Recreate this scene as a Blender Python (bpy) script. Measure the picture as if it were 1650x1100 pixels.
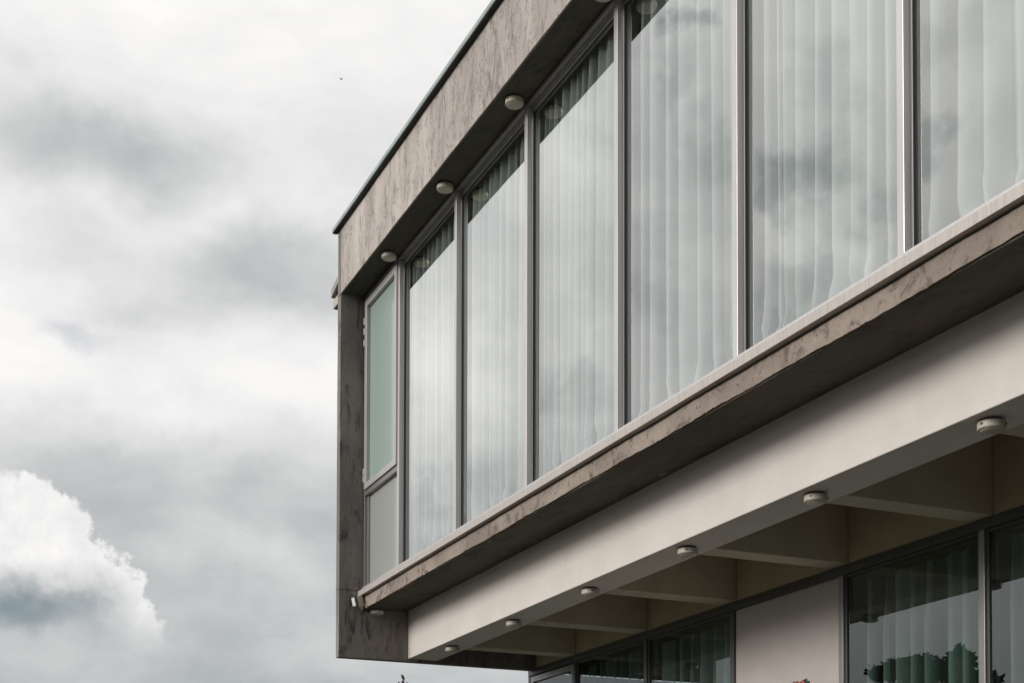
import bpy, bmesh, math, random
from mathutils import Vector, Matrix, noise
import numpy as np
random.seed(7)
for o in list(bpy.data.objects): bpy.data.objects.remove(o, do_unlink=True)
scene = bpy.context.scene
col = scene.collection
U = 1.5                                   # metres between two mullions
EYE = 1.6
def W(x, y, z): return Vector((x*U, y*U, z*U+EYE))

# ------------------------------------------------------------------ camera
F, CX, CY = 2347.29, 829.17, 1358.40      # focal length and principal point of the shifted lens, on a 1650 x 1100 frame
PITCH, YAW, ROLL = 0.031844, 0.413991, 0.002287
cp, sp = math.cos(PITCH), math.sin(PITCH)
fw = Vector((-math.cos(YAW)*cp, math.sin(YAW)*cp, sp))
rt = Vector((math.sin(YAW), math.cos(YAW), 0)); up = rt.cross(fw)
r2 = rt*math.cos(ROLL)+up*math.sin(ROLL); u2 = -rt*math.sin(ROLL)+up*math.cos(ROLL)
CAM = W(9.50708, -2.86832, 0)
cd = bpy.data.cameras.new('camera'); cam = bpy.data.objects.new('camera', cd); col.objects.link(cam)
M = Matrix((r2, u2, -fw)).transposed().to_4x4(); M.translation = CAM
cam.matrix_world = M
cd.sensor_width = 36; cd.sensor_fit = 'HORIZONTAL'; cd.lens = 36*F/1650
cd.shift_x = -(CX-825)/1650; cd.shift_y = (CY-550)/1650
cd.clip_start = .1; cd.clip_end = 20000
scene.camera = cam
def ray(px, py):
    return (r2*((px-CX)/F) + u2*(-(py-CY)/F) + fw)
def azel(px, py):
    d = ray(px, py); return math.atan2(d.y, -d.x), math.atan2(d.z, math.hypot(d.x, d.y))

# ------------------------------------------------------------------ exposure
scene.view_settings.view_transform = 'Standard'; scene.view_settings.look = 'None'
scene.view_settings.exposure = 0; scene.view_settings.gamma = 1
scene.render.engine = 'CYCLES'

# ------------------------------------------------------------------ sun
SUN_AZ, SUN_EL = -1.58, math.radians(19)     # azimuth measured from -X towards +Y
sd = Vector((-math.cos(SUN_AZ)*math.cos(SUN_EL), math.sin(SUN_AZ)*math.cos(SUN_EL), math.sin(SUN_EL)))
ld = bpy.data.lights.new('sun', 'SUN'); ld.energy = 2.2; ld.angle = math.radians(20); ld.color = (1, .95, .89)
lo = bpy.data.objects.new('sun', ld); col.objects.link(lo)
lo.rotation_euler = sd.to_track_quat('Z', 'Y').to_euler()

# ------------------------------------------------------------------ sky
world = bpy.data.worlds.new('World'); scene.world = world; world.use_nodes = True
nt = world.node_tree; nt.nodes.clear(); N = nt.nodes; L = nt.links
def val(x):
    return x
def setin(sock, v):
    if isinstance(v, bpy.types.NodeSocket): L.new(v, sock)
    else: sock.default_value = v
def mth(op, a, b=None, c=None, clamp=False):
    n = N.new('ShaderNodeMath'); n.operation = op; n.use_clamp = clamp
    for i, v in enumerate((a, b, c)):
        if v is not None: setin(n.inputs[i], v)
    return n.outputs[0]
def vm(op, a, b=None):
    n = N.new('ShaderNodeVectorMath'); n.operation = op
    setin(n.inputs[0], a)
    if b is not None: setin(n.inputs[1], b)
    return n.outputs['Value'] if op in ('LENGTH', 'DOT_PRODUCT') else n.outputs['Vector']
def mr(v, a, b, c, d, t='LINEAR'):
    n = N.new('ShaderNodeMapRange'); n.interpolation_type = t
    for i, x in enumerate((v, a, b, c, d)): setin(n.inputs[i], x)
    return n.outputs[0]
def nz(v, scale, detail, rough=.5, dist=0):
    n = N.new('ShaderNodeTexNoise'); L.new(v, n.inputs['Vector'])
    n.inputs['Scale'].default_value = scale; n.inputs['Detail'].default_value = detail
    n.inputs['Roughness'].default_value = rough; n.inputs['Distortion'].default_value = dist
    return n
tc = N.new('ShaderNodeTexCoord')
sep = N.new('ShaderNodeSeparateXYZ'); L.new(tc.outputs['Generated'], sep.inputs[0])
X, Y, Z = sep.outputs
az = mth('ARCTAN2', Y, mth('MULTIPLY', X, -1.0))
el = mth('ARCSINE', Z)
comb = N.new('ShaderNodeCombineXYZ'); L.new(az, comb.inputs[0]); L.new(el, comb.inputs[1])
P = comb.outputs[0]
warp = nz(tc.outputs['Generated'], 9, 5, .6)
wv = vm('MULTIPLY', vm('SUBTRACT', warp.outputs['Color'], (.5, .5, .5)), (.11, .075, 0))
Pw = vm('ADD', P, wv)
warp2 = nz(tc.outputs['Generated'], 34, 6, .68)
wv2 = vm('MULTIPLY', vm('SUBTRACT', warp2.outputs['Color'], (.5, .5, .5)), (.045, .04, 0))
Pc = vm('ADD', P, wv2)
def blob(Pv, px, py, rx, ry, inner=0.0):
    a, e = azel(px, py)
    d = vm('MULTIPLY', vm('SUBTRACT', Pv, (a, e, 0)), (1/(rx*.00042), 1/(ry*.00036), 0))
    return mr(vm('LENGTH', d), inner, 1.0, 1.0, 0.0, 'SMOOTHSTEP')
# brightness of the cloud layer by elevation
crv = N.new('ShaderNodeFloatCurve'); cm = crv.mapping; c0 = cm.curves[0]
pts = [(0, .44), (.13, .53), (.20, .58), (.26, .68), (.30, .80), (.34, .88), (.39, .80), (.46, .80), (.53, .88), (.8, .88), (1, .88)]
while len(c0.points) < len(pts): c0.points.new(.5, .5)
for p, q in zip(c0.points, pts): p.location = q
cm.update()
L.new(mth('ADD', el, mth('MULTIPLY', mth('SUBTRACT', warp.outputs['Fac'], .5), .12)), crv.inputs['Value'])
V = crv.outputs[0]
# broad cloud texture seen from any side
sq = vm('MULTIPLY', tc.outputs['Generated'], (1, 1, 2.1))
big = nz(sq, 3.3, 8, .55, .3)
V = mth('ADD', V, mth('MULTIPLY', mth('SUBTRACT', big.outputs['Fac'], .5), .55))
med = nz(sq, 11, 7, .55, .2)
V = mth('ADD', V, mth('MULTIPLY', mth('SUBTRACT', med.outputs['Fac'], .5), .34))
for (px, py, rx, ry, am) in [
    (190, 255, 350, 100, -.26), (430, 440, 270, 110, -.22), (40, 400, 260, 80, -.06), (450, 280, 260, 150, .12), (300, 60, 500, 160, .06),
    (60, 590, 260, 80, .08), (440, 610, 220, 90, .08), (230, 500, 130, 50, -.10), (200, 740, 260, 50, -.06), (300, 690, 400, 50, .05),
    (480, 810, 260, 90, -.07), (450, 960, 300, 70, -.04), (330, 880, 200, 60, .06), (520, 1060, 200, 60, .06), (40, 1060, 260, 50, .04)]:
    V = mth('ADD', V, mth('MULTIPLY', blob(Pw, px, py, rx, ry), am))
# cloud patches on the other side of the sky, the ones the upper windows mirror
warp3 = nz(tc.outputs['Generated'], 22, 6, .62)
Pm = vm('ADD', Pc, vm('MULTIPLY', vm('SUBTRACT', warp3.outputs['Color'], (.5, .5, .5)), (.10, .085, 0)))
def blob_m(px, py, rx, ry, inner=0.):
    a, e = azel(px, py); d = vm('MULTIPLY', vm('SUBTRACT', Pm, (-a, e, 0)), (1/(rx*.00038), 1/(ry*.00040), 0))
    return mr(vm('LENGTH', d), inner, 1.0, 1.0, 0.0, 'SMOOTHSTEP')
for (px, py, rx, ry, am) in [(1090, 30, 60, 45, -.5), (1085, 120, 70, 70, -.2), (1150, 250, 90, 80, -.22), (1330, 130, 90, 130, -.3), (1300, 270, 120, 75, -.42), (1240, 330, 60, 50, -.2),
    (1520, 60, 80, 80, -.25), (1515, 245, 60, 60, -.4), (1620, 180, 80, 140, -.15), (1420, 330, 80, 60, -.25), (1260, 480, 120, 70, -.22), (1050, 500, 90, 60, -.15), (930, 640, 90, 70, -.22),
    (900, 200, 140, 180, .2), (1010, 330, 90, 60, .12), (1110, 420, 120, 60, .12), (1250, 400, 130, 40, .2), (1380, 400, 100, 60, .15), (720, 600, 210, 360, .36), (880, 350, 150, 240, .2), (690, 800, 50, 50, -.2), (930, 560, 80, 60, .15), (800, 760, 80, 60, -.14)]:
    V = mth('ADD', V, mth('MULTIPLY', blob_m(px, py, rx, ry, .1 if am < 0 else 0), am*.85 if am < 0 else am))
# unseen sky shaped for the light: glow added round the sun, dimmed towards +X
dsun = vm('DOT_PRODUCT', tc.outputs['Generated'], tuple(sd))
V = mth('ADD', V, mr(dsun, .45, 1.0, 0.0, .55, 'SMOOTHSTEP'))
V = mth('MULTIPLY', V, mr(X, .1, .8, 1.0, .45, 'SMOOTHSTEP'))
V = mth('MAXIMUM', V, .05)
ramp = N.new('ShaderNodeValToRGB'); L.new(V, ramp.inputs[0]); cr = ramp.color_ramp
stops = [(0, (.03, .045, .052, 1)), (.25, (.205, .245, .26, 1)), (.45, (.41, .445, .455, 1)), (.62, (.60, .61, .615, 1)), (.85, (.855, .85, .85, 1)), (1, (1, .985, .97, 1))]
while len(cr.elements) < len(stops): cr.elements.new(.5)
for e_, (p, c) in zip(cr.elements, stops): e_.position = p; e_.color = c
cloud = ramp.outputs[0]
bright = mth('MAXIMUM', V, 1.0)
mixb = N.new('ShaderNodeMix'); mixb.data_type = 'RGBA'; mixb.blend_type = 'MULTIPLY'; mixb.inputs['Factor'].default_value = 1
L.new(cloud, mixb.inputs[6])
cb = N.new('ShaderNodeCombineXYZ')
for i in range(3): L.new(bright, cb.inputs[i])
L.new(cb.outputs[0], mixb.inputs[7]); cloud = mixb.outputs[2]
# cumulus low at the left
mask = None
for (px, py, rx, ry) in [(-60, 840, 120, 110), (20, 850, 110, 120), (60, 820, 60, 82), (95, 865, 75, 90), (60, 930, 120, 100), (135, 915, 70, 75), (175, 955, 65, 65), (120, 980, 120, 80), (215, 1000, 65, 60), (170, 1030, 120, 90), (-60, 950, 150, 130)]:
    b = blob(Pc, px, py, rx, ry, .55); mask = b if mask is None else mth('MAXIMUM', mask, b)
mask = mr(mask, .12, .85, 0, 1, 'SMOOTHSTEP')
low = blob(Pw, 140, 1085, 620, 135, .3)
mask = mth('MULTIPLY', mask, mth('SUBTRACT', 1.0, low))
puff = nz(tc.outputs['Generated'], 24, 6, .6)
cv = mth('ADD', .88, mth('MULTIPLY', mth('SUBTRACT', puff.outputs['Fac'], .5), .75))
cv = mth('SUBTRACT', cv, mth('MULTIPLY', blob(Pw, 10, 980, 260, 110), .55))
ramp2 = N.new('ShaderNodeValToRGB'); L.new(cv, ramp2.inputs[0]); cr = ramp2.color_ramp
while len(cr.elements) < len(stops): cr.elements.new(.5)
for e_, (p, c) in zip(cr.elements, stops): e_.position = p; e_.color = c
mixc = N.new('ShaderNodeMix'); mixc.data_type = 'RGBA'; L.new(mask, mixc.inputs['Factor']); L.new(cloud, mixc.inputs[6]); L.new(ramp2.outputs[0], mixc.inputs[7])
shade = blob(Pw, 20, 985, 190, 55)
mixs = N.new('ShaderNodeMix'); mixs.data_type = 'RGBA'; L.new(mth('MULTIPLY', shade, .75), mixs.inputs['Factor']); L.new(mixc.outputs[2], mixs.inputs[6]); mixs.inputs[7].default_value = (.20, .27, .30, 1)
# thin spots let the blue sky through
sky = N.new('ShaderNodeTexSky'); sky.sky_type = 'NISHITA'; sky.sun_disc = False
sky.sun_elevation = SUN_EL; sky.sun_rotation = math.atan2(sd.x, sd.y)
skyb = N.new('ShaderNodeMix'); skyb.data_type = 'RGBA'; skyb.blend_type = 'MULTIPLY'; skyb.inputs['Factor'].default_value = 1
L.new(sky.outputs[0], skyb.inputs[6]); skyb.inputs[7].default_value = (.1, .1, .1, 1)
hole = mth('ADD', mth('MULTIPLY', blob(Pw, 130, 545, 95, 30), .28), mr(big.outputs['Fac'], .62, .75, 0, .35), clamp=True)
mixh = N.new('ShaderNodeMix'); mixh.data_type = 'RGBA'; L.new(hole, mixh.inputs['Factor']); L.new(mixs.outputs[2], mixh.inputs[6]); L.new(skyb.outputs[2], mixh.inputs[7])
bg = N.new('ShaderNodeBackground'); L.new(mixh.outputs[2], bg.inputs[0]); bg.inputs[1].default_value = 1.0
out = N.new('ShaderNodeOutputWorld'); L.new(bg.outputs[0], out.inputs[0])

# ------------------------------------------------------------------ materials
def newmat(name):
    m = bpy.data.materials.new(name); m.use_nodes = True
    t = m.node_tree; b = t.nodes['Principled BSDF']; return m, t, b
def node(t, kind, **kw):
    n = t.nodes.new(kind)
    for k, v in kw.items():
        if k in n.inputs: n.inputs[k].default_value = v
        else: setattr(n, k, v)
    return n
def mapped(t, scale):
    tc = t.nodes.new('ShaderNodeTexCoord'); mp = t.nodes.new('ShaderNodeMapping'); mp.inputs['Scale'].default_value = scale
    t.links.new(tc.outputs['Object'], mp.inputs[0]); return mp.outputs[0]
def mix(t, fac, a, b, blend='MIX'):
    n = t.nodes.new('ShaderNodeMix'); n.data_type = 'RGBA'; n.blend_type = blend
    for s, v in ((n.inputs['Factor'], fac), (n.inputs[6], a), (n.inputs[7], b)):
        if isinstance(v, bpy.types.NodeSocket): t.links.new(v, s)
        else: s.default_value = v
    return n.outputs[2]
def mrange(t, v, a, b, c, d):
    n = t.nodes.new('ShaderNodeMapRange'); n.interpolation_type = 'SMOOTHSTEP'; t.links.new(v, n.inputs[0])
    for i, x in enumerate((a, b, c, d)): n.inputs[i+1].default_value = x
    return n.outputs[0]
def tnoise(t, vec, scale, detail=6, rough=.6, dist=0.):
    n = node(t, 'ShaderNodeTexNoise', Scale=scale, Detail=detail, Roughness=rough, Distortion=dist); t.links.new(vec, n.inputs['Vector']); return n.outputs['Fac']
def concrete(name, light, mid, dark, pit=1.0, streak=(1, 1, .35), bump=.5, veins=1., mottle=1.):
    m, t, b = newmat(name)
    v = mapped(t, streak); v1 = mapped(t, (1, 1, 1))
    big_ = tnoise(t, v, 1.3, 7, .62, .4); med_ = tnoise(t, v, 7, 8, .7, .8); fin = tnoise(t, v1, 60, 5, .7)
    c = mix(t, mrange(t, big_, .38, .62, 0, 1), light, mid)
    c = mix(t, mrange(t, med_, .50, .66, 0, .85*mottle), c, dark)
    c = mix(t, mrange(t, fin, .35, .75, 0, .28), c, dark)
    grit = tnoise(t, v1, 190, 3, .8); c = mix(t, mrange(t, grit, .56, .68, 0, .55), c, dark)
    # shallow scratches and trowel veins
    vv = node(t, 'ShaderNodeTexNoise', Scale=4.5, Detail=9, Roughness=.72, Distortion=1.6); t.links.new(v, vv.inputs['Vector'])
    vein = mrange(t, vv.outputs['Fac'], .495, .505, 0, 1); vein2 = mrange(t, vv.outputs['Fac'], .505, .53, 1, 0)
    vm_ = node(t, 'ShaderNodeMath', operation='MULTIPLY'); t.links.new(vein, vm_.inputs[0]); t.links.new(vein2, vm_.inputs[1])
    gate = mrange(t, big_, .42, .55, .1*veins, .9*veins)
    vg = node(t, 'ShaderNodeMath', operation='MULTIPLY'); t.links.new(vm_.outputs[0], vg.inputs[0]); t.links.new(gate, vg.inputs[1])
    c = mix(t, vg.outputs[0], c, (dark[0]*.6, dark[1]*.6, dark[2]*.6, 1))
    # blow holes
    vo = node(t, 'ShaderNodeTexVoronoi', Scale=22); t.links.new(v1, vo.inputs['Vector'])
    sel = node(t, 'ShaderNodeSeparateColor'); t.links.new(vo.outputs['Color'], sel.inputs[0])
    h = mrange(t, vo.outputs['Distance'], .06, .16, 1, 0); s_ = mrange(t, sel.outputs[0], .62, .68, 0, pit)
    hm = node(t, 'ShaderNodeMath', operation='MULTIPLY'); t.links.new(h, hm.inputs[0]); t.links.new(s_, hm.inputs[1])
    c = mix(t, hm.outputs[0], c, (dark[0]*.35, dark[1]*.35, dark[2]*.35, 1))
    t.links.new(c, b.inputs['Base Color']); b.inputs['Roughness'].default_value = .88; b.inputs['Specular IOR Level'].default_value = .25
    ad = node(t, 'ShaderNodeMath', operation='MULTIPLY_ADD'); t.links.new(hm.outputs[0], ad.inputs[0]); ad.inputs[1].default_value = -.9; t.links.new(med_, ad.inputs[2])
    ad2 = node(t, 'ShaderNodeMath', operation='MULTIPLY_ADD'); t.links.new(fin, ad2.inputs[0]); ad2.inputs[1].default_value = .25; t.links.new(ad.outputs[0], ad2.inputs[2])
    bp = node(t, 'ShaderNodeBump', Strength=bump, Distance=.012); t.links.new(ad2.outputs[0], bp.inputs['Height']); t.links.new(bp.outputs[0], b.inputs['Normal'])
    return m
M_conc = concrete('fascia_concrete', (.56, .505, .47, 1), (.39, .35, .325, 1), (.20, .18, .168, 1), 1.0)
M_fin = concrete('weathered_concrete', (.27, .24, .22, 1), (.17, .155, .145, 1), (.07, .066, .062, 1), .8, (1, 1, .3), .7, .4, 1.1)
M_slab = concrete('edge_concrete', (.34, .285, .245, 1), (.25, .208, .18, 1), (.13, .105, .09, 1), 1.0, (1, 1, 1), 1.0, .3, 1.15)
M_soff = concrete('shade_darkened_soffit_concrete', (.125, .11, .088, 1), (.09, .08, .064, 1), (.05, .046, .037, 1), .5, (.5, 1, 1), .5, .3, .7)  # slab underside: its shade is put into a darker concrete colour
M_roofsoff = concrete('shade_darkened_roof_soffit', (.10, .092, .072, 1), (.075, .07, .056, 1), (.045, .042, .034, 1), .4, (.4, 1, 1), .4, .2, .8)  # shade under the roof overhang, painted as darker concrete
def paint(name, c, rough=.6, n=.06, bump=.05, scale=3):
    m, t, b = newmat(name)
    v = mapped(t, (1, 1, 1)); f = tnoise(t, v, scale, 6, .6); g = tnoise(t, v, 160, 3, .6)
    dk = (c[0]*(1-2*n), c[1]*(1-2.2*n), c[2]*(1-2.4*n), 1)
    t.links.new(mix(t, mrange(t, f, .35, .65, 0, 1), (*c, 1), dk), b.inputs['Base Color'])
    b.inputs['Roughness'].default_value = rough
    bp = node(t, 'ShaderNodeBump', Strength=bump, Distance=.004); t.links.new(g, bp.inputs['Height']); t.links.new(bp.outputs[0], b.inputs['Normal'])
    return m
M_render = paint('off_white_render', (.66, .62, .585), .8, .03, .35)
M_under = paint('olive_cream_ceiling_paint', (.42, .375, .28), .8, .05, .35)
M_rib = paint('rib_paint', (.48, .43, .33), .8, .05, .35)
M_back = paint('lit_coffer_wall_paint', (.50, .425, .31), .8, .05, .35)  # same building paint as the coffers, lightened for the light it catches
M_panel = paint('white_panel', (.46, .42, .40), .75, .03, .2)
M_inner = paint('interior_paint', (.16, .155, .145), .9)
def metal(name, c, met=.6, rough=.38, streak=(2, 2, 90), amt=.12):
    m, t, b = newmat(name)
    v = mapped(t, streak); f = tnoise(t, v, 1, 5, .6)
    t.links.new(mix(t, mrange(t, f, .35, .65, 0, 1), (*c, 1), (c[0]*(1-amt), c[1]*(1-amt), c[2]*(1-amt), 1)), b.inputs['Base Color'])
    b.inputs['Metallic'].default_value = met; b.inputs['Roughness'].default_value = rough
    return m
M_alu = metal('grey_aluminium', (.34, .325, .325), .75, .42, (60, 60, 1.5))
M_alu2 = metal('pale_aluminium', (.62, .595, .59), .6, .3, (60, 60, 1.5))
M_sill = metal('ribbed_sill_aluminium', (.50, .46, .43), .3, .5, (70, 4, 2), .16)
M_alu_h = metal('grey_aluminium_rail', (.36, .345, .345), .5, .42, (1.5, 60, 60))
M_sash = metal('sash_aluminium', (.50, .475, .47), .35, .42, (60, 60, 1.5))
M_dark = metal('dark_aluminium', (.10, .105, .105), .4, .45, (60, 60, 1.5))
M_cap = metal('pale_green_sheet_metal', (.34, .42, .39), .5, .4, (3, 3, 3), .25)
M_gasket_shade = paint('black_rubber_and_shade', (.02, .02, .022), .7)  # gaskets and joints, also the painted shade strips under cap and sill
M_steel = metal('bright_steel', (.75, .74, .72), .3, .3)
def glass(name, tint, r0, r1, col_=(1, 1, 1, 1), wob=.0):
    m, t, b = newmat(name); t.nodes.remove(b); o = t.nodes['Material Output']
    g = node(t, 'ShaderNodeBsdfGlossy', Roughness=.0, Color=col_); tr = node(t, 'ShaderNodeBsdfTransparent', Color=tint)
    fr = node(t, 'ShaderNodeFresnel', IOR=1.5)
    mp = t.nodes.new('ShaderNodeMapRange'); t.links.new(fr.outputs[0], mp.inputs[0]); mp.inputs[1].default_value = .04; mp.inputs[2].default_value = .40; mp.inputs[3].default_value = r0; mp.inputs[4].default_value = r1
    mx = t.nodes.new('ShaderNodeMixShader'); t.links.new(mp.outputs[0], mx.inputs[0]); t.links.new(tr.outputs[0], mx.inputs[1]); t.links.new(g.outputs[0], mx.inputs[2])
    v = mapped(t, (1, 1, 1)); f = tnoise(t, v, 1.1, 2, .5)
    bp = node(t, 'ShaderNodeBump', Strength=.04, Distance=.02); t.links.new(f, bp.inputs['Height']); t.links.new(bp.outputs[0], g.inputs['Normal'])
    t.links.new(mx.outputs[0], o.inputs[0]); return m
M_glass = glass('coated_glass', (.84, .875, .865, 1), .31, .96, (.985, 1, .99, 1))
M_glass2 = glass('ground_floor_glass', (.38, .50, .47, 1), .12, .56, (.95, .98, 1, 1))
def frosted(name, c):
    m, t, b = newmat(name); b.inputs['Base Color'].default_value = (*c, 1); b.inputs['Roughness'].default_value = .35
    b.inputs['Coat Weight'].default_value = .6; b.inputs['Coat Roughness'].default_value = .05; return m
M_fro = frosted('frosted_green_glass', (.30, .385, .35)); M_fro2 = frosted('frosted_grey_glass', (.33, .345, .32))
def cloth(name, c, tr, tl, weave=600):
    m, t, b = newmat(name); t.nodes.remove(b); o = t.nodes['Material Output']
    d = node(t, 'ShaderNodeBsdfDiffuse', Color=c); tl_ = node(t, 'ShaderNodeBsdfTranslucent', Color=c); tp = node(t, 'ShaderNodeBsdfTransparent')
    a = t.nodes.new('ShaderNodeMixShader'); a.inputs[0].default_value = tl; t.links.new(d.outputs[0], a.inputs[1]); t.links.new(tl_.outputs[0], a.inputs[2])
    lw = node(t, 'ShaderNodeLayerWeight', Blend=.5); mp = t.nodes.new('ShaderNodeMapRange'); t.links.new(lw.outputs['Facing'], mp.inputs[0]); mp.inputs[3].default_value = tr; mp.inputs[4].default_value = 0
    e = t.nodes.new('ShaderNodeMixShader'); t.links.new(mp.outputs[0], e.inputs[0]); t.links.new(a.outputs[0], e.inputs[1]); t.links.new(tp.outputs[0], e.inputs[2])
    at_ = t.nodes.new('ShaderNodeAttribute'); at_.attribute_name = 'openness'; dn = at_.outputs['Fac']; mu = t.nodes.new('ShaderNodeMath'); mu.operation = 'MULTIPLY'
    t.links.new(mp.outputs[0], mu.inputs[0]); t.links.new(dn, mu.inputs[1]); t.links.new(mu.outputs[0], e.inputs[0])
    v = mapped(t, (1, 1, 1)); f = tnoise(t, v, 14, 6, .6)
    bp = node(t, 'ShaderNodeBump', Strength=.35, Distance=.01); t.links.new(f, bp.inputs['Height']); t.links.new(bp.outputs[0], d.inputs['Normal'])
    t.links.new(e.outputs[0], o.inputs[0]); return m
M_cloth = cloth('sheer_white_cloth', (.80, .86, .84, 1), 1.0, .22)
M_cloth2 = cloth('heavier_grey_cloth', (.74, .70, .67, 1), 1.0, .15)
M_lampbody = paint('beige_lamp_plastic', (.44, .41, .35), .5, .06, .1)
M_lampglass = paint('lamp_diffuser_plastic', (.56, .50, .41), .35, .06, .02)
M_cream = paint('cream_plastic', (.60, .54, .42), .5)
M_white = paint('white_plastic', (.8, .78, .76), .4)
M_black = paint('black_plastic', (.03, .03, .035), .5)
M_bark = paint('bark', (.11, .085, .065), .9, .2, 1.0, 8)
M_twig = paint('reddish_twig', (.07, .045, .045), .8)
M_bud = paint('dark_bud', (.06, .035, .045), .8)
M_leafy = paint('yellow_green_leaf', (.22, .28, .05), .5)
M_petal = paint('orange_red_petal', (.65, .16, .09), .5)
def foliage(name, c):
    m, t, b = newmat(name); oi = t.nodes.new('ShaderNodeTexCoord'); f = tnoise(t, oi.outputs['Object'], 1.3, 3, .6)
    t.links.new(mix(t, mrange(t, f, .35, .65, 0, 1), (*c, 1), (c[0]*.45, c[1]*.5, c[2]*.5, 1)), b.inputs['Base Color']); b.inputs['Roughness'].default_value = .7; return m
M_fol = foliage('tree_leaves', (.028, .045, .022)); M_fol2 = foliage('dark_tree_leaves', (.02, .036, .022))
m, t, b = newmat('grass_and_soil')
v = mapped(t, (1, 1, 1)); f = tnoise(t, v, .25, 8, .65); f2 = tnoise(t, v, 9, 5, .7)
c = mix(t, mrange(t, f, .4, .6, 0, 1), (.035, .042, .018, 1), (.05, .043, .026, 1)); c = mix(t, mrange(t, f2, .4, .7, 0, .6), c, (.035, .045, .018, 1))
t.links.new(c, b.inputs['Base Color']); b.inputs['Roughness'].default_value = .95
M_ground = m
M_pave = concrete('pale_paving', (.10, .09, .078, 1), (.085, .075, .066, 1), (.05, .045, .04, 1), .2, (1, 1, 1), .2)

# ------------------------------------------------------------------ mesh helpers
def link(name, bm, mat, parent=None, bevel=0, smooth=False):
    me = bpy.data.meshes.new(name); bm.normal_update(); bm.to_mesh(me); bm.free()
    for m_ in (mat if isinstance(mat, (list, tuple)) else [mat]): me.materials.append(m_)
    if smooth:
        for p in me.polygons: p.use_smooth = True
    o = bpy.data.objects.new(name, me); col.objects.link(o)
    if parent: o.parent = parent
    if bevel:
        md = o.modifiers.new('bevel', 'BEVEL'); md.width = bevel; md.segments = 2; md.limit_method = 'ANGLE'
    return o
def bx(bm, x0, x1, y0, y1, z0, z1):
    vs = [bm.verts.new(W(x, y, z)) for z in (z0, z1) for y in (y0, y1) for x in (x0, x1)]
    for f_ in ((0, 2, 3, 1), (4, 5, 7, 6), (0, 1, 5, 4), (2, 6, 7, 3), (0, 4, 6, 2), (1, 3, 7, 5)): bm.faces.new([vs[i] for i in f_])
def boxes(name, bl, mat, parent=None, bevel=0):
    bm = bmesh.new()
    for b_ in bl: bx(bm, *b_)
    return link(name, bm, mat, parent, bevel)
def prism_x(bm, prof, x0, x1):
    a = [bm.verts.new(W(x0, y, z)) for y, z in prof]; b_ = [bm.verts.new(W(x1, y, z)) for y, z in prof]; n = len(prof)
    for i in range(n): bm.faces.new([a[i], a[(i+1) % n], b_[(i+1) % n], b_[i]])
    bm.faces.new(a[::-1]); bm.faces.new(b_)
    bmesh.ops.recalc_face_normals(bm, faces=bm.faces)
def empty(name, loc, label=None, cat=None, group=None):
    o = bpy.data.objects.new(name, None); o.location = loc; o.empty_display_size = .2; col.objects.link(o)
    if label: tag(o, label, cat, group)
    return o
def tag(o, label, cat, group=None):
    o['label'] = label; o['category'] = cat
    if group: o['group'] = group
def rough_edge_beam(name, x0, x1, y0, y1, z0, z1, mat, parent, amp, seed, nx=260, drop=0.):
    # a long cast beam whose faces and arrises wander by a few millimetres
    bm = bmesh.new(); prev = None
    prof = []
    ny = max(2, int((y1-y0)*U/.06)); nzz = max(2, int((z1-z0)*U/.05)); ny = min(ny, 10); nzz = min(nzz, 12)
    for i in range(nzz): prof.append((y0, z1+(z0-z1)*i/nzz))
    for i in range(ny): prof.append((y0+(y1-y0)*i/ny, z0))
    for i in range(nzz): prof.append((y1, z0+(z1-z0)*i/nzz))
    for i in range(ny): prof.append((y1+(y0-y1)*i/ny, z1))
    rings = []
    for k in range(nx+1):
        x = x0+(x1-x0)*k/nx; ring = []
        for (y, z) in prof:
            p = W(x, y, z-drop*(1-(y-y0)/(y1-y0))*(z1-z)/(z1-z0))
            q = Vector((p.x*2.2, p.y*5, p.z*5+seed)); d = noise.noise_vector(q)*amp + noise.noise_vector(q*6)*amp*.45 + noise.noise_vector(q*19)*amp*.25
            if k in (0, nx): d.x = 0
            if abs(y-y1) < 1e-6: d.y = 0
            if abs(z-z1) < 1e-6: d.z = 0
            ring.append(bm.verts.new(p+Vector((0, d.y, d.z))))
        rings.append(ring)
    n = len(prof)
    for a, b_ in zip(rings, rings[1:]):
        for i in range(n): bm.faces.new([a[i], b_[i], b_[(i+1) % n], a[(i+1) % n]])
    bm.faces.new(rings[0]); bm.faces.new(rings[-1][::-1])
    bmesh.ops.recalc_face_normals(bm, faces=bm.faces)
    return link(name, bm, mat, parent)

# ------------------------------------------------------------------ building
XE = 9.4
TF = .0711
ZT, ZFB, ZS, ZCB, ZBB, ZFIN, ZLH = 4.535, 4.078, 2.062, 1.936, 1.600, 1.584, 1.553
YB, YR, YG = .4984, .715, 1.487
building = empty('modern_building', (0, 0, 0), 'raw concrete modern building with a glazed upper storey overhanging the ground floor', 'building')
rough_edge_beam('fascia', 0.0, XE, 0, .5, ZFB+.004, ZT-.002, M_conc, building, .0035, 3)
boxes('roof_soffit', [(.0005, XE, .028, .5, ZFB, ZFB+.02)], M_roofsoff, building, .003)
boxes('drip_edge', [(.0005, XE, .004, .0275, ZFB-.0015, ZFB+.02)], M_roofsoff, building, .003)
o = rough_edge_beam('end_wall', -TF, -.0004, 0, 5.0, ZFIN, ZT-.003, M_fin, building, .0022, 11, 3)
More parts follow.
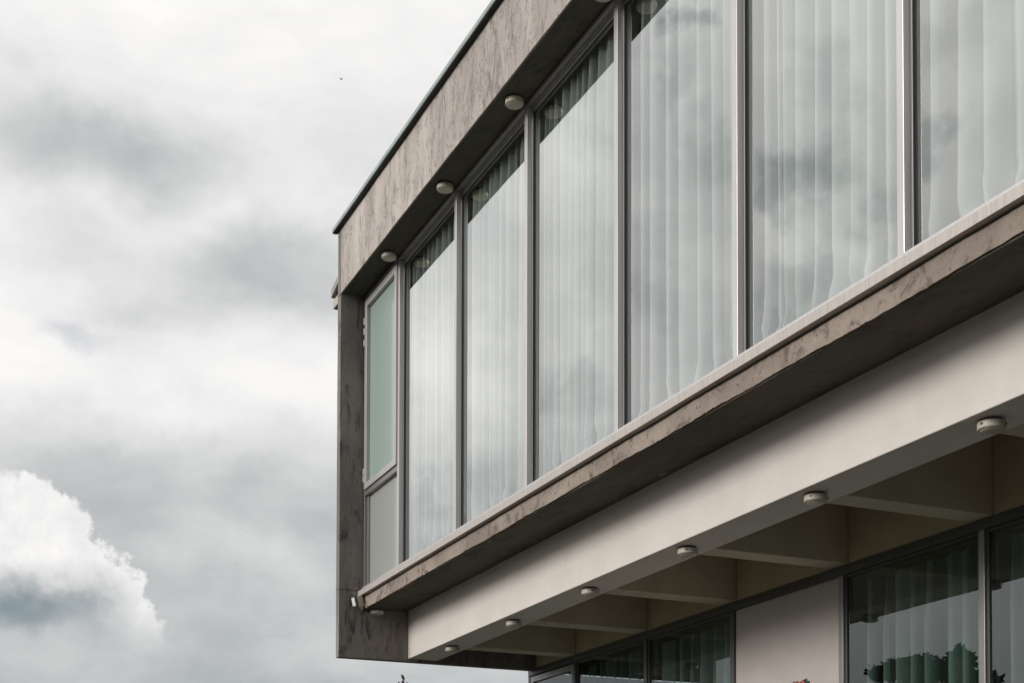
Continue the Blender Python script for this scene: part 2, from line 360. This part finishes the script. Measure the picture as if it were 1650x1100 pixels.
# joint grooves in the end wall
boxes('formwork_joint', [(-TF-.0006, .0012, -.0012, .19, 2.0445, 2.0475)], M_gasket_shade, building)
boxes('formwork_joint', [(-TF-.0006, -.001, -.0022, .02, ZFB-.0015, ZFB+.0015)], M_gasket_shade, building)
boxes('roof_cap', [(-TF-.034, XE, -.034, .15, ZT+.0012, ZT+.029)], M_cap, building, .003)
boxes('cap_underside_shade', [(-TF-.030, XE, -.0325, -.0005, ZT-.006, ZT+.001)], M_gasket_shade, building)  # black strip that paints the shade beneath the cap
boxes('roof', [(-TF-.034, XE, .153, 5.1, ZT+.002, ZT+.02)], M_cap, building, .004)
boxes('interior_ceiling', [(0, XE, .502, 4.9, ZFB+.001, ZFB+.25)], M_inner, building)
boxes('interior_wall', [(0.001, XE, 3.3, 3.4, ZCB+.12, ZFB)], M_inner, building)
boxes('side_wall', [(XE-.1, XE-.002, .3, 4.9, -1.0, ZFB-.001)], M_render, building)
boxes('interior_floor', [(0.001, XE-.12, .25, 4.9, 2.0, 2.03)], M_inner, building)
# floor slab edge and soffit
rough_edge_beam('floor_slab', 0.0, XE, .158, YB-.001, ZCB+.002, 1.9905, M_slab, building, .0075, 29, 700, .026)
boxes('sill_shade_strip', [(.012, XE, .172, .1985, 1.9912, 1.9985)], M_gasket_shade, building)  # painted shadow line in the recess below the sill
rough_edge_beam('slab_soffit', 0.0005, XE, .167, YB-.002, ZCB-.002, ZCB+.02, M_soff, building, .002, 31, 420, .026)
boxes('upstand_beam', [(0, XE, YB, YR, ZBB, 1.996)], M_render, building, .006)
# window sill
bm = bmesh.new(); prism_x(bm, [(.128, 1.999), (.215, 2.001), (.215, 2.042), (.156, 2.042), (.128, 2.037)], .012, XE)
link('window_sill', bm, M_sill, building, .002)
boxes('bottom_rail', [(.031, XE, .154, .2155, 2.0425, 2.0645)], M_alu2, building, .002)
# coffered ceiling
ribs = [.5137+i*1.00916 for i in range(9)]
for i, rx in enumerate(ribs): boxes('ceiling_rib', [(rx, rx+.134, YR+.001, YG-.012, ZBB+.0012, 1.95)], M_rib, building, .004)
boxes('ceiling_slab', [(0, XE, YR+.001, 4.9, 1.952, 1.99)], M_under, building)
boxes('coffer_back_wall', [(0.0, XE, YG-.010, YG+.12, ZBB+.002, 1.95)], M_back, building)

# upper windows
XM = .6982; HEAD = ZFB-.004
YGL = .2065
def mull(x, y0, y1, z0, z1, mat=M_alu):
    bm = bmesh.new(); bx(bm, x, x+.036, y0, y1, z0, z1)
    o = link('mullion', bm, mat, building, .0025); return o
for k in range(9):
    x = XM+k
    mull(x, .170, .203, ZS+.002, HEAD-.022, M_alu2)
boxes('head_rail', [(.012, XE-.11, .166, .199, HEAD-.020, HEAD)], M_alu_h, building, .002)
boxes('head_rail', [(.012, XE-.11, .192, .215, HEAD-.034, HEAD-.021)], M_alu_h, building, .002)
for k in range(8):
    x0, x1 = XM+k+.037, XM+k+.999
    z0, z1 = ZS+.003, HEAD-.036
    fr = boxes('window', [(x0, x0+.012, .196, .222, z0, z1), (x1-.008, x1, .199, .222, z0, z1), (x0+.012, x1-.008, .196, .222, z1-.016, z1), (x0+.012, x1-.008, .196, .222, z0, z0+.012),
                          ], M_alu, building, .0015)
    boxes('pane', [(x0+.0125, x1-.0085, YGL, YGL+.0001, z0+.0125, z1-.0165)], M_glass, fr)
    g = boxes('gasket', [(x0+.012, x0+.0155, .1985, .2055, z0+.012, z1-.016), (x0+.0155, x1-.009, .1985, .2055, z1-.020, z1-.0165)], M_gasket_shade, fr)
# panes must be single sheets: replace their boxes by one quad
def quad(name, x0, x1, y, z0, z1, mat, parent):
    bm = bmesh.new(); vs = [bm.verts.new(W(*p)) for p in ((x0, y, z0), (x1, y, z0), (x1, y, z1), (x0, y, z1))]; bm.faces.new(vs); return link(name, bm, mat, parent)
for o in [o for o in col.objects if o.name.startswith('pane')]:
    vs = [v.co.copy() for v in o.data.vertices]; y = min(v.y for v in vs)
    bm = bmesh.new(); X0, X1 = min(v.x for v in vs), max(v.x for v in vs); Z0, Z1 = min(v.z for v in vs), max(v.z for v in vs)
    ta, tb_ = random.uniform(-.0022, .0022), random.uniform(-.0022, .0022)
    bm.faces.new([bm.verts.new(p) for p in ((X0, y, Z0), (X1, y+ta, Z0), (X1, y+ta+tb_, Z1), (X0, y+tb_, Z1))])
    bm.to_mesh(o.data); bm.free()
# casement at the far left
fr = boxes('window', [(.013, .030, .168, .225, ZS+.003, HEAD-.022), (.030, XM-.001, .172, .222, 2.695, 2.730), (.030, XM-.001, .172, .222, HEAD-.034, HEAD-.022), (.030, .060, .186, .222, ZS+.003, 2.6945), (XM-.03, XM-.001, .186, .222, ZS+.003, 2.6945)], M_alu, building, .002)
fr['label'] = 'narrow two part window with frosted green upper sash at the far corner'
boxes('sash', [(.033, .083, .160, .200, 2.733, HEAD-.036), (XM-.045, XM-.003, .160, .200, 2.733, HEAD-.036), (.083, XM-.045, .160, .200, 2.733, 2.775), (.083, XM-.045, .160, .200, HEAD-.085, HEAD-.036)], M_sash, fr, .003)
boxes('pane', [(.083, XM-.045, .186, .192, 2.775, HEAD-.085)], M_fro, fr)
boxes('pane', [(.060, XM-.03, .200, .206, ZS+.006, 2.6945)], M_fro2, fr)
for z in (3.90, 3.83, 3.75, 2.86, 2.81): boxes('hinge', [(.020, .0325, .156, .167, z-.022, z+.022)], M_steel, fr, .001)

# ground floor glazing
XG = [-.10]+[.6074+i*.99677 for i in range(9)]
ZB0 = -.95
boxes('head_rail', [(-.13, XE-.1, 1.470, 1.545, ZLH, ZBB-.0005)], M_dark, building, .002)
boxes('corner_post', [(-.13, -.10, 1.472, 1.54, ZB0, ZLH-.0005)], M_dark, building, .002)
boxes('plinth', [(-.13, XE-.1, 1.44, 1.70, -1.07, ZB0-.001)], M_render, building)
boxes('interior_wall', [(-.12, XE-.11, 3.6, 3.7, ZB0, 1.951)], M_inner, building)
boxes('left_wall', [(-.128, -.10, 1.546, 4.9, ZB0, ZFIN-.004)], M_render, building)
boxes('interior_floor', [(-.1, XE-.11, 1.71, 4.9, ZB0-.05, ZB0-.01)], M_inner, building)
for i in range(1, len(XG)): boxes('mullion', [(XG[i], XG[i]+.037, 1.472, 1.506, ZB0, ZLH-.0005)], M_alu if i >= 4 else M_dark, building, .0025)
for i in range(len(XG)-1):
    x0 = XG[i]+(.0375 if i else .0005); x1 = XG[i+1]-.0005
    if i == 3:
        o = boxes('wall_panel', [(x0, x1, 1.488, 1.54, ZB0, ZLH-.001)], M_panel, building, .002); continue
    fw_ = .045 if i == 0 else .014
    yy = 1.476 if i == 0 else 1.484
    z1 = ZLH-.001 if i else ZLH-.008
    fr = boxes('window', [(x0, x0+fw_, yy, 1.522, ZB0+.001, z1), (x1-fw_*.8, x1, yy+.001, 1.521, ZB0+.001, z1), (x0+fw_, x1-fw_*.8, yy, 1.522, z1-fw_*.9, z1)], M_dark if i else M_alu, building, .0015)
    quad('pane', x0+fw_, x1-fw_*.8, 1.492, ZB0+.002, z1-fw_*.9, M_glass2, fr)

# ------------------------------------------------------------------ curtains
def curtain(x0, x1, ymid, z0, z1, fold, amp, seed, label, group, mat, pleat=True, messy=1.0):
    rnd = random.Random(seed)
    xs = [x0]
    while xs[-1] < x1: xs.append(xs[-1]+fold*rnd.uniform(.55, 1.6))
    sc = (x1-x0)/(xs[-1]-x0); xs = [x0+(q-x0)*sc for q in xs]
    drift = [rnd.uniform(-.35, .35)*fold*messy for _ in xs]; am = [rnd.uniform(.45, 1.25) for _ in xs]; sk = [rnd.uniform(.25, .6) for _ in xs]
    drift[0] = drift[-1] = 0
    zr = sorted(set([0, .006, .014, .022, .032, .045, .06, .08, .1, .14, .2, .3, .4, .5, .6, .7, .78, .84, .88, .91, .935, .955, .97, .985, 1.0]))
    bm = bmesh.new(); rows = []; lay = bm.verts.layers.float.new('openness')
    base = [rnd.uniform(.45, 1.0) for _ in xs]; S_ = 16
    for tz in zr:
        z = z0+(z1-z0)*tz; row = []
        dz = (1-tz)
        for i in range(len(xs)-1):
            a = xs[i]+drift[i]*dz; b_ = xs[i+1]+drift[i+1]*dz
            for s in range(S_ if i < len(xs)-2 else S_+1):
                u = s/S_; x = a+(b_-a)*u
                h = u/sk[i] if u < sk[i] else (1-u)/(1-sk[i])
                h = math.sin(h*math.pi/2)**.8
                A = amp*(am[i]*(1-u)+am[i+1]*u)
                if pleat and tz > .9:
                    q = (tz-.9)/.1; hq = abs(math.sin(u*math.pi))**3
                    h = h*(1-q)+hq*q; A *= 1-.25*q
                y = ymid-A*(h-.5)
                if messy and tz < .15:
                    q = (1-tz/.15)**1.6; nn = noise.noise(Vector((x*9+seed*3.1, z*11, 2)))
                    y += q*amp*1.3*nn*messy; x += q*fold*.2*messy*noise.noise(Vector((x*6+seed, z*7, 9)))
                x += .0035*noise.noise(Vector((i*3.3+seed, z*1.7, 4)))
                vv = bm.verts.new(W(x, y, z)); row.append(vv)
                op = base[i]*(.55+.5*min(1, u/.75)) if u > .10 else .12
                if u > .9: op = min(1, op*1.15)
                vv[lay] = op
        rows.append(row)
    for a, b_ in zip(rows, rows[1:]):
        for i in range(len(a)-1): bm.faces.new([a[i], a[i+1], b_[i+1], b_[i]])
    o = link('curtain', bm, mat, None, 0, True); tag(o, label, 'curtain', group); return o
ordn = ['in the far left bay, just right of the narrow frosted window', 'in the second curtained bay from the far corner', 'in the third curtained bay from the far corner', 'in the fourth curtained bay from the far corner',
        'in the fifth curtained bay, fully between two tall mullions', 'in the nearest bay, cut off by the right edge']
for k in range(6):
    gap = [.012, .02, .03, .05, .045, .02][k]
    curtain(XM+k+.04+gap, XM+k+1.0+.02, .262, ZS-.02, ZFB-.05, [.082, .085, .088, .09, .088, .105][k], .05, 21+k*5, 'sheer white pleated curtain '+ordn[k], 'sheer curtains behind the upper windows', M_cloth)
lowl = {0: 'pale pleated curtain behind the narrow leftmost ground floor window', 1: 'dim curtain behind the second ground floor window from the left', 2: 'dim curtain behind the ground floor window left of the white panel',
        4: 'grey pleated curtain behind the ground floor window right of the white panel', 5: 'dark pleated curtain behind the ground floor window at the right edge'}
for i in lowl:
    curtain(XG[i]+.04+(.05 if i > 3 else .01), XG[i+1], 1.565, ZB0+.02, ZLH-.03, .105, .045, 50+i, lowl[i], 'curtains behind the ground floor windows', M_cloth2 if i > 3 else M_cloth2, True, .3)

# ------------------------------------------------------------------ lamps
def lathe(bm, prof, n=32, cx=0, cy=0, mi=0):
    rings = []
    for (r, z) in prof: rings.append([bm.verts.new((cx+r*math.cos(2*math.pi*i/n), cy+r*math.sin(2*math.pi*i/n), z)) for i in range(n)] if r > 1e-6 else [bm.verts.new((cx, cy, z))])
    for a, b_ in zip(rings, rings[1:]):
        for i in range(n):
            j = (i+1) % n
            if len(a) == 1: f_ = [a[0], b_[i], b_[j]]
            elif len(b_) == 1: f_ = [a[i], b_[0], a[j]]
            else: f_ = [a[i], b_[i], b_[j], a[j]]
            bm.faces.new(f_).material_index = mi
def make_lamp():
    root = empty('ceiling_lamp', (0, 0, 0))
    bm = bmesh.new(); lathe(bm, [(0, -.0005), (.055, -.0005), (.055, -.014), (.0, -.014)]); link('mounting_base', bm, M_black, root)
    bm = bmesh.new(); lathe(bm, [(0, -.0145), (.070, -.0145), (.072, -.018), (.072, -.048), (.069, -.053), (.062, -.054), (.062, -.046), (0, -.046)]); link('housing', bm, M_lampbody, root, 0, False)
    bm = bmesh.new(); lathe(bm, [(.0615, -.0475), (.0615, -.054), (.055, -.060), (.035, -.0645), (0, -.066)]); link('diffuser', bm, M_lampglass, root, 0, True)
    for a in (0.2, 2.3, 4.4):
        bm = bmesh.new(); m_ = Matrix.Rotation(a, 4, 'Z') @ Matrix.Translation((.072, 0, -.03)) @ Matrix.Diagonal((.006, .014, .010, 1)); bmesh.ops.create_cube(bm, size=1, matrix=m_)
        link('clip', bm, M_black, root)
    return root
def copy_thing(r, loc, rz):
    c = r.copy(); col.objects.link(c); c.location = loc; c.rotation_euler = (0, 0, rz)
    for ch in list(r.children):
        d = ch.copy(); col.objects.link(d); d.parent = c
    return c
proto = make_lamp(); first = True
upl = ['round lamp under the roof overhang, nearest the far corner, above the frosted window', 'round lamp under the roof overhang, second from the far corner', 'round lamp under the roof overhang, third from the far corner, the most fully seen', 'round lamp under the roof overhang cut by the top edge of the photo']
lwl = ['small round lamp at the far left end of the ceiling beam, above the plant tip', 'round lamp on the ceiling beam, second from its far left end', 'round lamp on the ceiling beam, third from its far left end', 'round lamp on the ceiling beam, fourth from its far left end', 'round lamp on the ceiling beam, second from the right edge of the photo', 'largest round lamp, on the ceiling beam at the right edge']
for i in range(4):
    loc = W(.7391+i, .0955, ZFB); r = proto if first else copy_thing(proto, loc, i*1.3); first = False
    r.location = loc; r.rotation_euler = (0, 0, .6+i*1.1); tag(r, upl[i], 'ceiling lamp', 'round lamps under the roof overhang')
for i in range(6):
    r = copy_thing(proto, W(.6237+i*1.00916, .5847, ZBB), .3+i*1.7); tag(r, lwl[i], 'ceiling lamp', 'round lamps under the coffered ceiling beam')
r = copy_thing(proto, W(.052, .252, ZCB-.022), 2.0); r.scale = (.95, .95, .85); tag(r, 'small white round lamp under the slab corner beside the floodlight', 'ceiling lamp')
for ch in r.children:
    if ch.name.startswith('housing'): ch.data = ch.data.copy(); ch.data.materials[0] = M_white
# floodlight at the slab corner
def local_box(bm, c, s, rot=None, mi=0):
    m_ = Matrix.Translation(c) @ (rot or Matrix()) @ Matrix.Diagonal((*s, 1)); n0 = len(bm.faces)
    bmesh.ops.create_cube(bm, size=1, matrix=m_)
fl = empty('floodlight', W(.060, .108, 1.955), 'small cream floodlight with a dark face and square white lens at the slab corner', 'floodlight')
fl.rotation_euler = (math.radians(14), 0, math.radians(12))
bm = bmesh.new(); local_box(bm, (0, .02, 0), (.085, .075, .115)); link('housing', bm, M_cream, fl, .008)
bm = bmesh.new(); local_box(bm, (0, -.027, 0), (.096, .018, .126)); link('bezel', bm, M_black, fl, .004)
bm = bmesh.new(); local_box(bm, (0, -.038, .004), (.058, .006, .085)); link('lens', bm, M_white, fl, .002)
bm = bmesh.new(); local_box(bm, (.0, .072, .0), (.02, .04, .03)); local_box(bm, (0, .098, .0), (.05, .012, .07)); link('bracket', bm, M_cream, fl, .002)
# hooded box on the outside of the end wall
hb = empty('wall_box', W(-TF, .03, 4.1), 'pale hooded box sticking out of the outer side of the end wall below the roof', 'wall box')
bm = bmesh.new()
a = [(-TF-.0006, 4.235), (-.236, 4.195), (-.236, 4.135), (-TF-.0006, 4.185)]
for y0, y1 in ((.0, .16),):
    va = [bm.verts.new(W(x, y0, z)-hb.location) for x, z in a]; vb = [bm.verts.new(W(x, y1, z)-hb.location) for x, z in a]
    for i in range(4): bm.faces.new([va[i], va[(i+1) % 4], vb[(i+1) % 4], vb[i]])
    bm.faces.new(va); bm.faces.new(vb)
bmesh.ops.recalc_face_normals(bm, faces=bm.faces); link('hood', bm, M_alu, hb, .004)
bm = bmesh.new(); bx(bm, -.228, -TF-.0006, .012, .13, 4.055, 4.118); bmesh.ops.translate(bm, verts=bm.verts, vec=-hb.location); link('housing', bm, M_lampbody, hb, .004)
bm = bmesh.new(); bx(bm, -.20, -TF-.0006, .03, .11, 4.118, 4.150); bmesh.ops.translate(bm, verts=bm.verts, vec=-hb.location); link('neck', bm, M_black, hb)

# ------------------------------------------------------------------ ground
bm = bmesh.new(); R_ = 6000
bmesh.ops.create_circle(bm, cap_ends=True, radius=R_, segments=64); g = link('ground', bm, M_ground); g['kind'] = 'structure'
boxes('path', [(-2, XE, -1.1, 1.43, -EYE/U+.0027, -EYE/U+.006)], M_pave)['kind'] = 'structure'

# ------------------------------------------------------------------ plants in front
def tube(bm, pts, r0, r1, n=6):
    rings = []
    for i, p in enumerate(pts):
        p = Vector(p); d = (Vector(pts[min(i+1, len(pts)-1)])-Vector(pts[max(i-1, 0)])).normalized()
        a = d.orthogonal().normalized(); b_ = d.cross(a); r = r0+(r1-r0)*i/(len(pts)-1)
        rings.append([bm.verts.new(p+a*r*math.cos(2*math.pi*k/n)+b_*r*math.sin(2*math.pi*k/n)) for k in range(n)])
    for a, b_ in zip(rings, rings[1:]):
        for k in range(n): bm.faces.new([a[k], a[(k+1) % n], b_[(k+1) % n], b_[k]])
    bm.faces.new(rings[0][::-1]); bm.faces.new(rings[-1])
def leaf(bm, p, d, w, l, bend=.25, nrm=None):
    d = Vector(d).normalized(); s = (Vector(nrm).cross(d) if nrm else d.orthogonal()).normalized(); n = s.cross(d)
    P0 = []
    for u, ww in ((0, .12), (.25, .8), (.5, 1), (.78, .6), (1, .03)):
        c_ = p+d*l*u+n*(-bend*l*u*u); P0.append((bm.verts.new(c_-s*w*ww*.5), bm.verts.new(c_-n*w*.12*ww), bm.verts.new(c_+s*w*ww*.5)))
    for a, b_ in zip(P0, P0[1:]):
        bm.faces.new([a[0], a[1], b_[1], b_[0]]); bm.faces.new([a[1], a[2], b_[2], b_[1]])
def bud(bm, p, d, r, l):
    d = d.normalized(); tube(bm, [p, p+d*l*.25, p+d*l*.6, p+d*l], r*.5, r*.5, 7)
    a = d.orthogonal().normalized()
    bmesh.ops.create_uvsphere(bm, u_segments=8, v_segments=6, radius=1, matrix=Matrix.Translation(p+d*l*.45) @ d.to_track_quat('Z', 'Y').to_matrix().to_4x4() @ Matrix.Diagonal((r, r, l*.55, 1)))
def at(px, py, dist): return CAM+ray(px, py)*dist
def plant(name, tips, label, cat, seed, flower=None, leafmat=None, leaves=14, lw=.03, ll=.07):
    rnd = random.Random(seed); base = sum((p for p, _ in tips), Vector())/len(tips); base = Vector((base.x+rnd.uniform(-.1, .1), base.y-.08, 0))
    root = empty(name, base, label, cat)
    st = bmesh.new(); lf = bmesh.new(); fl_ = bmesh.new()
    fork = base.lerp(tips[0][0], .5)+Vector((.03, -.02, 0))-base
    stub = tips[0][0]-Vector((.03, .03, .32))-base
    tube(st, [Vector((0, 0, -.02)), fork*.5, fork, (fork+stub)/2+Vector((.01, .02, 0)), stub], .014, .006, 8)
    allt = list(tips)+[(tips[0][0]+Vector((rnd.uniform(-.35, .35), rnd.uniform(-.3, .3), -rnd.uniform(.25, .6))), None) for _ in range(7)]
    for p, kind in allt:
        p = p-base; s = stub if kind else fork.lerp(stub, rnd.random())
        mid = s.lerp(p, .5)+Vector((rnd.uniform(-.02, .02), rnd.uniform(-.02, .02), -.02))
        tube(st, [s, mid, p], .0055, .0022, 6)
        d = (p-mid).normalized()
        if kind == 'bud': bb = bmesh.new(); bud(bb, p-d*.003, (d+Vector((rnd.uniform(-.5, .5), rnd.uniform(-.5, .5), 0))), rnd.uniform(.0035, .0055), rnd.uniform(.016, .026)); link('bud', bb, M_bud, root, 0, True)
        if kind == 'flower':
            for k in range(14):
                a = k*2.4; leaf(fl_, p, Vector((math.cos(a), math.sin(a), .5+.08*k)), .02, .035, .1)
        if kind in ('leaf', 'flower') or kind is None:
            for k in range(leaves if kind is None else 5):
                q = p if kind and k < 3 else s.lerp(p, rnd.uniform(.2, 1)); a = rnd.uniform(0, 6.28)
                leaf(lf, q, Vector((math.cos(a), math.sin(a), 1.2 if kind else rnd.uniform(.2, .9))), lw, ll if not kind else ll*.6, .3)
    link('stem', st, M_twig, root, 0, True)
    if len(lf.verts): link('leaves', lf, leafmat or M_leafy, root, 0, True)
    else: lf.free()
    if len(fl_.verts): link('flower', fl_, M_petal, root, 0, True)
    else: fl_.free()
plant('budding_shrub', [(at(651, 1093, 5.2), 'bud'), (at(639, 1106, 5.22), 'bud'), (at(657, 1104, 5.17), 'bud'), (at(649, 1103, 5.15), 'bud')], 'dark budding twig tip rising below the concrete corner', 'plant', 3)
plant('flowering_plant', [(at(1290, 1112, 4.6), 'flower')], 'orange red blossom tip rising before the white wall panel', 'plant', 5, True, M_fol)
plant('leafy_plant', [(at(1385, 1110, 4.4), 'leaf')], 'yellow green leaf tip rising before the ground floor mullion', 'plant', 9, None, M_leafy, 14, .016, .04)

# ------------------------------------------------------------------ trees across the lawn, seen mirrored in the ground floor glass
def tree(name, loc, h, cr, seed, label, mat, style='round'):
    rnd = random.Random(seed); root = empty(name, loc, label, 'tree', 'trees across the lawn')
    tb = bmesh.new(); th = h*(.55 if style == 'round' else .8)
    tube(tb, [(0, 0, -.2), (.1, .05, th*.4), (-.05, .1, th*.8), (0, 0, th)], h*.03, h*.014, 10)
    cb_ = bmesh.new(); cl = []
    for k in range(16 if style == 'round' else 11):
        a = rnd.uniform(0, 6.28); rr = cr*math.sqrt(rnd.random())
        if style == 'round': z = th+rnd.uniform(-.12, 1)*(h-th)*(1-.35*(rr/cr)**2)
        elif style == 'umbrella': z = h-.3-.5*(rr/cr)**2*cr*.6+rnd.uniform(-.2, .2)
        else: rr *= .25; z = h*rnd.uniform(.3, 1); 
        c_ = Vector((rr*math.cos(a), rr*math.sin(a), z)); cl.append(c_)
        tube(tb, [(0, 0, th*rnd.uniform(.55, .95)), c_*.6+Vector((0, 0, z*.3)), c_], h*.008, h*.003, 5)
    for c_ in cl:
        R1 = cr*(.42 if style == 'round' else .3)*rnd.uniform(.7, 1.2)
        for j in range(230):
            v_ = Vector((rnd.gauss(0, 1), rnd.gauss(0, 1), rnd.gauss(0, 1))).normalized()*R1*rnd.random()**.4
            if style == 'umbrella': v_.z *= .45
            d = Vector((rnd.uniform(-1, 1), rnd.uniform(-1, 1), rnd.uniform(-.6, .8))); leaf(cb_, c_+v_, d, h*.015, h*.028, .3)
    link('trunk', tb, M_bark, root, 0, True); link('crown', cb_, mat, root)
def tpos(px, dist):                      # where the mirror image at image column px lies
    d = ray(px, 1060); d.normalize(); y_g = 1.489*U; t_ = (y_g-CAM.y)/d.y
    p = CAM+d*t_; q = p+Vector((d.x, -d.y, 0)).normalized()*dist; q.z = 0; return q
lab = ['broad dark tree mirrored in the ground floor glass, the leftmost', 'small round tree mirrored left of the umbrella shaped crown', 'slim tree with a lone tuft mirrored in the ground floor glass', 'umbrella shaped tree mirrored in the middle of the ground floor glass', 'thin spire like tree rising above the mirrored tree line', 'wide leafy tree mirrored near the right mullion', 'bushy tree mirrored in the glass at the right edge', 'low dense tree mirrored behind the umbrella shaped one']
spec = [(1405, 62, 8.1, 4.0, 'round'), (1450, 55, 8.2, 2.4, 'round'), (1462, 60, 10.9, 1.0, 'umbrella'), (1486, 58, 10.6, 2.6, 'umbrella'), (1549, 60, 11.0, 1.4, 'spire'), (1562, 64, 9.2, 2.6, 'round'), (1622, 60, 9.0, 3.0, 'round'), (1512, 66, 8.7, 3.0, 'round'), (1425, 70, 9.0, 2.2, 'round'), (1535, 70, 9.6, 2.0, 'round')]
lab += ['small dark tree mirrored beside the broad leftmost one', 'small tree mirrored just left of the spire like one']
for i, (px, dist, h, cr_, stl) in enumerate(spec):
    h = h+1.5
    tree('tree' if stl != 'umbrella' else 'umbrella_tree', tpos(px, dist), h, cr_, 70+i, lab[i], M_fol2 if i % 2 else M_fol, stl)

# ------------------------------------------------------------------ birds
def bird(px, py, dist, s, rz, label):
    root_loc = at(px, py, dist)
    bm = bmesh.new()
    bmesh.ops.create_uvsphere(bm, u_segments=10, v_segments=8, radius=1, matrix=Matrix.Diagonal((.10, .035, .035, 1)))
    bmesh.ops.create_uvsphere(bm, u_segments=8, v_segments=6, radius=1, matrix=Matrix.Translation((.105, 0, .015)) @ Matrix.Diagonal((.03, .025, .025, 1)))
    bmesh.ops.create_cone(bm, segments=6, radius1=.009, radius2=0, depth=.03, cap_ends=True, matrix=Matrix.Translation((.145, 0, .012)) @ Matrix.Rotation(math.pi/2, 4, 'Y'))
    for sy in (-1, 1):
        pr_ = [(.05, 0, 0), (.07, .09, .05), (.03, .2, .06), (-.03, .24, .04), (-.02, .1, .04), (-.04, 0, 0)]
        vt = [bm.verts.new((x, sy*y, z+.004)) for x, y, z in pr_]; vb = [bm.verts.new((x, sy*y, z-.004)) for x, y, z in pr_]; n = len(pr_)
        bm.faces.new(vt); bm.faces.new(vb[::-1])
        for i in range(n): bm.faces.new([vt[i], vt[(i+1) % n], vb[(i+1) % n], vb[i]])
    vt = [bm.verts.new(p) for p in ((-.08, .015, 0), (-.08, -.015, 0), (-.19, -.035, .0), (-.17, 0, .002), (-.19, .035, .0))]; bm.faces.new(vt)
    bmesh.ops.recalc_face_normals(bm, faces=bm.faces)
    o = link('bird', bm, M_black); o.location = root_loc; o.scale = (s, s, s); o.rotation_euler = (.3, .2, rz); tag(o, label, 'bird', 'birds far off in the sky')
bird(550, 128, 60, .5, .8, 'tiny dark bird high in the sky left of the roof edge')
bird(395, 857, 150, .55, 2.2, 'tiny dark bird low in the sky, the higher of two')
bird(380, 909, 150, .5, 1.2, 'tiny dark bird low in the sky, the lower of two')
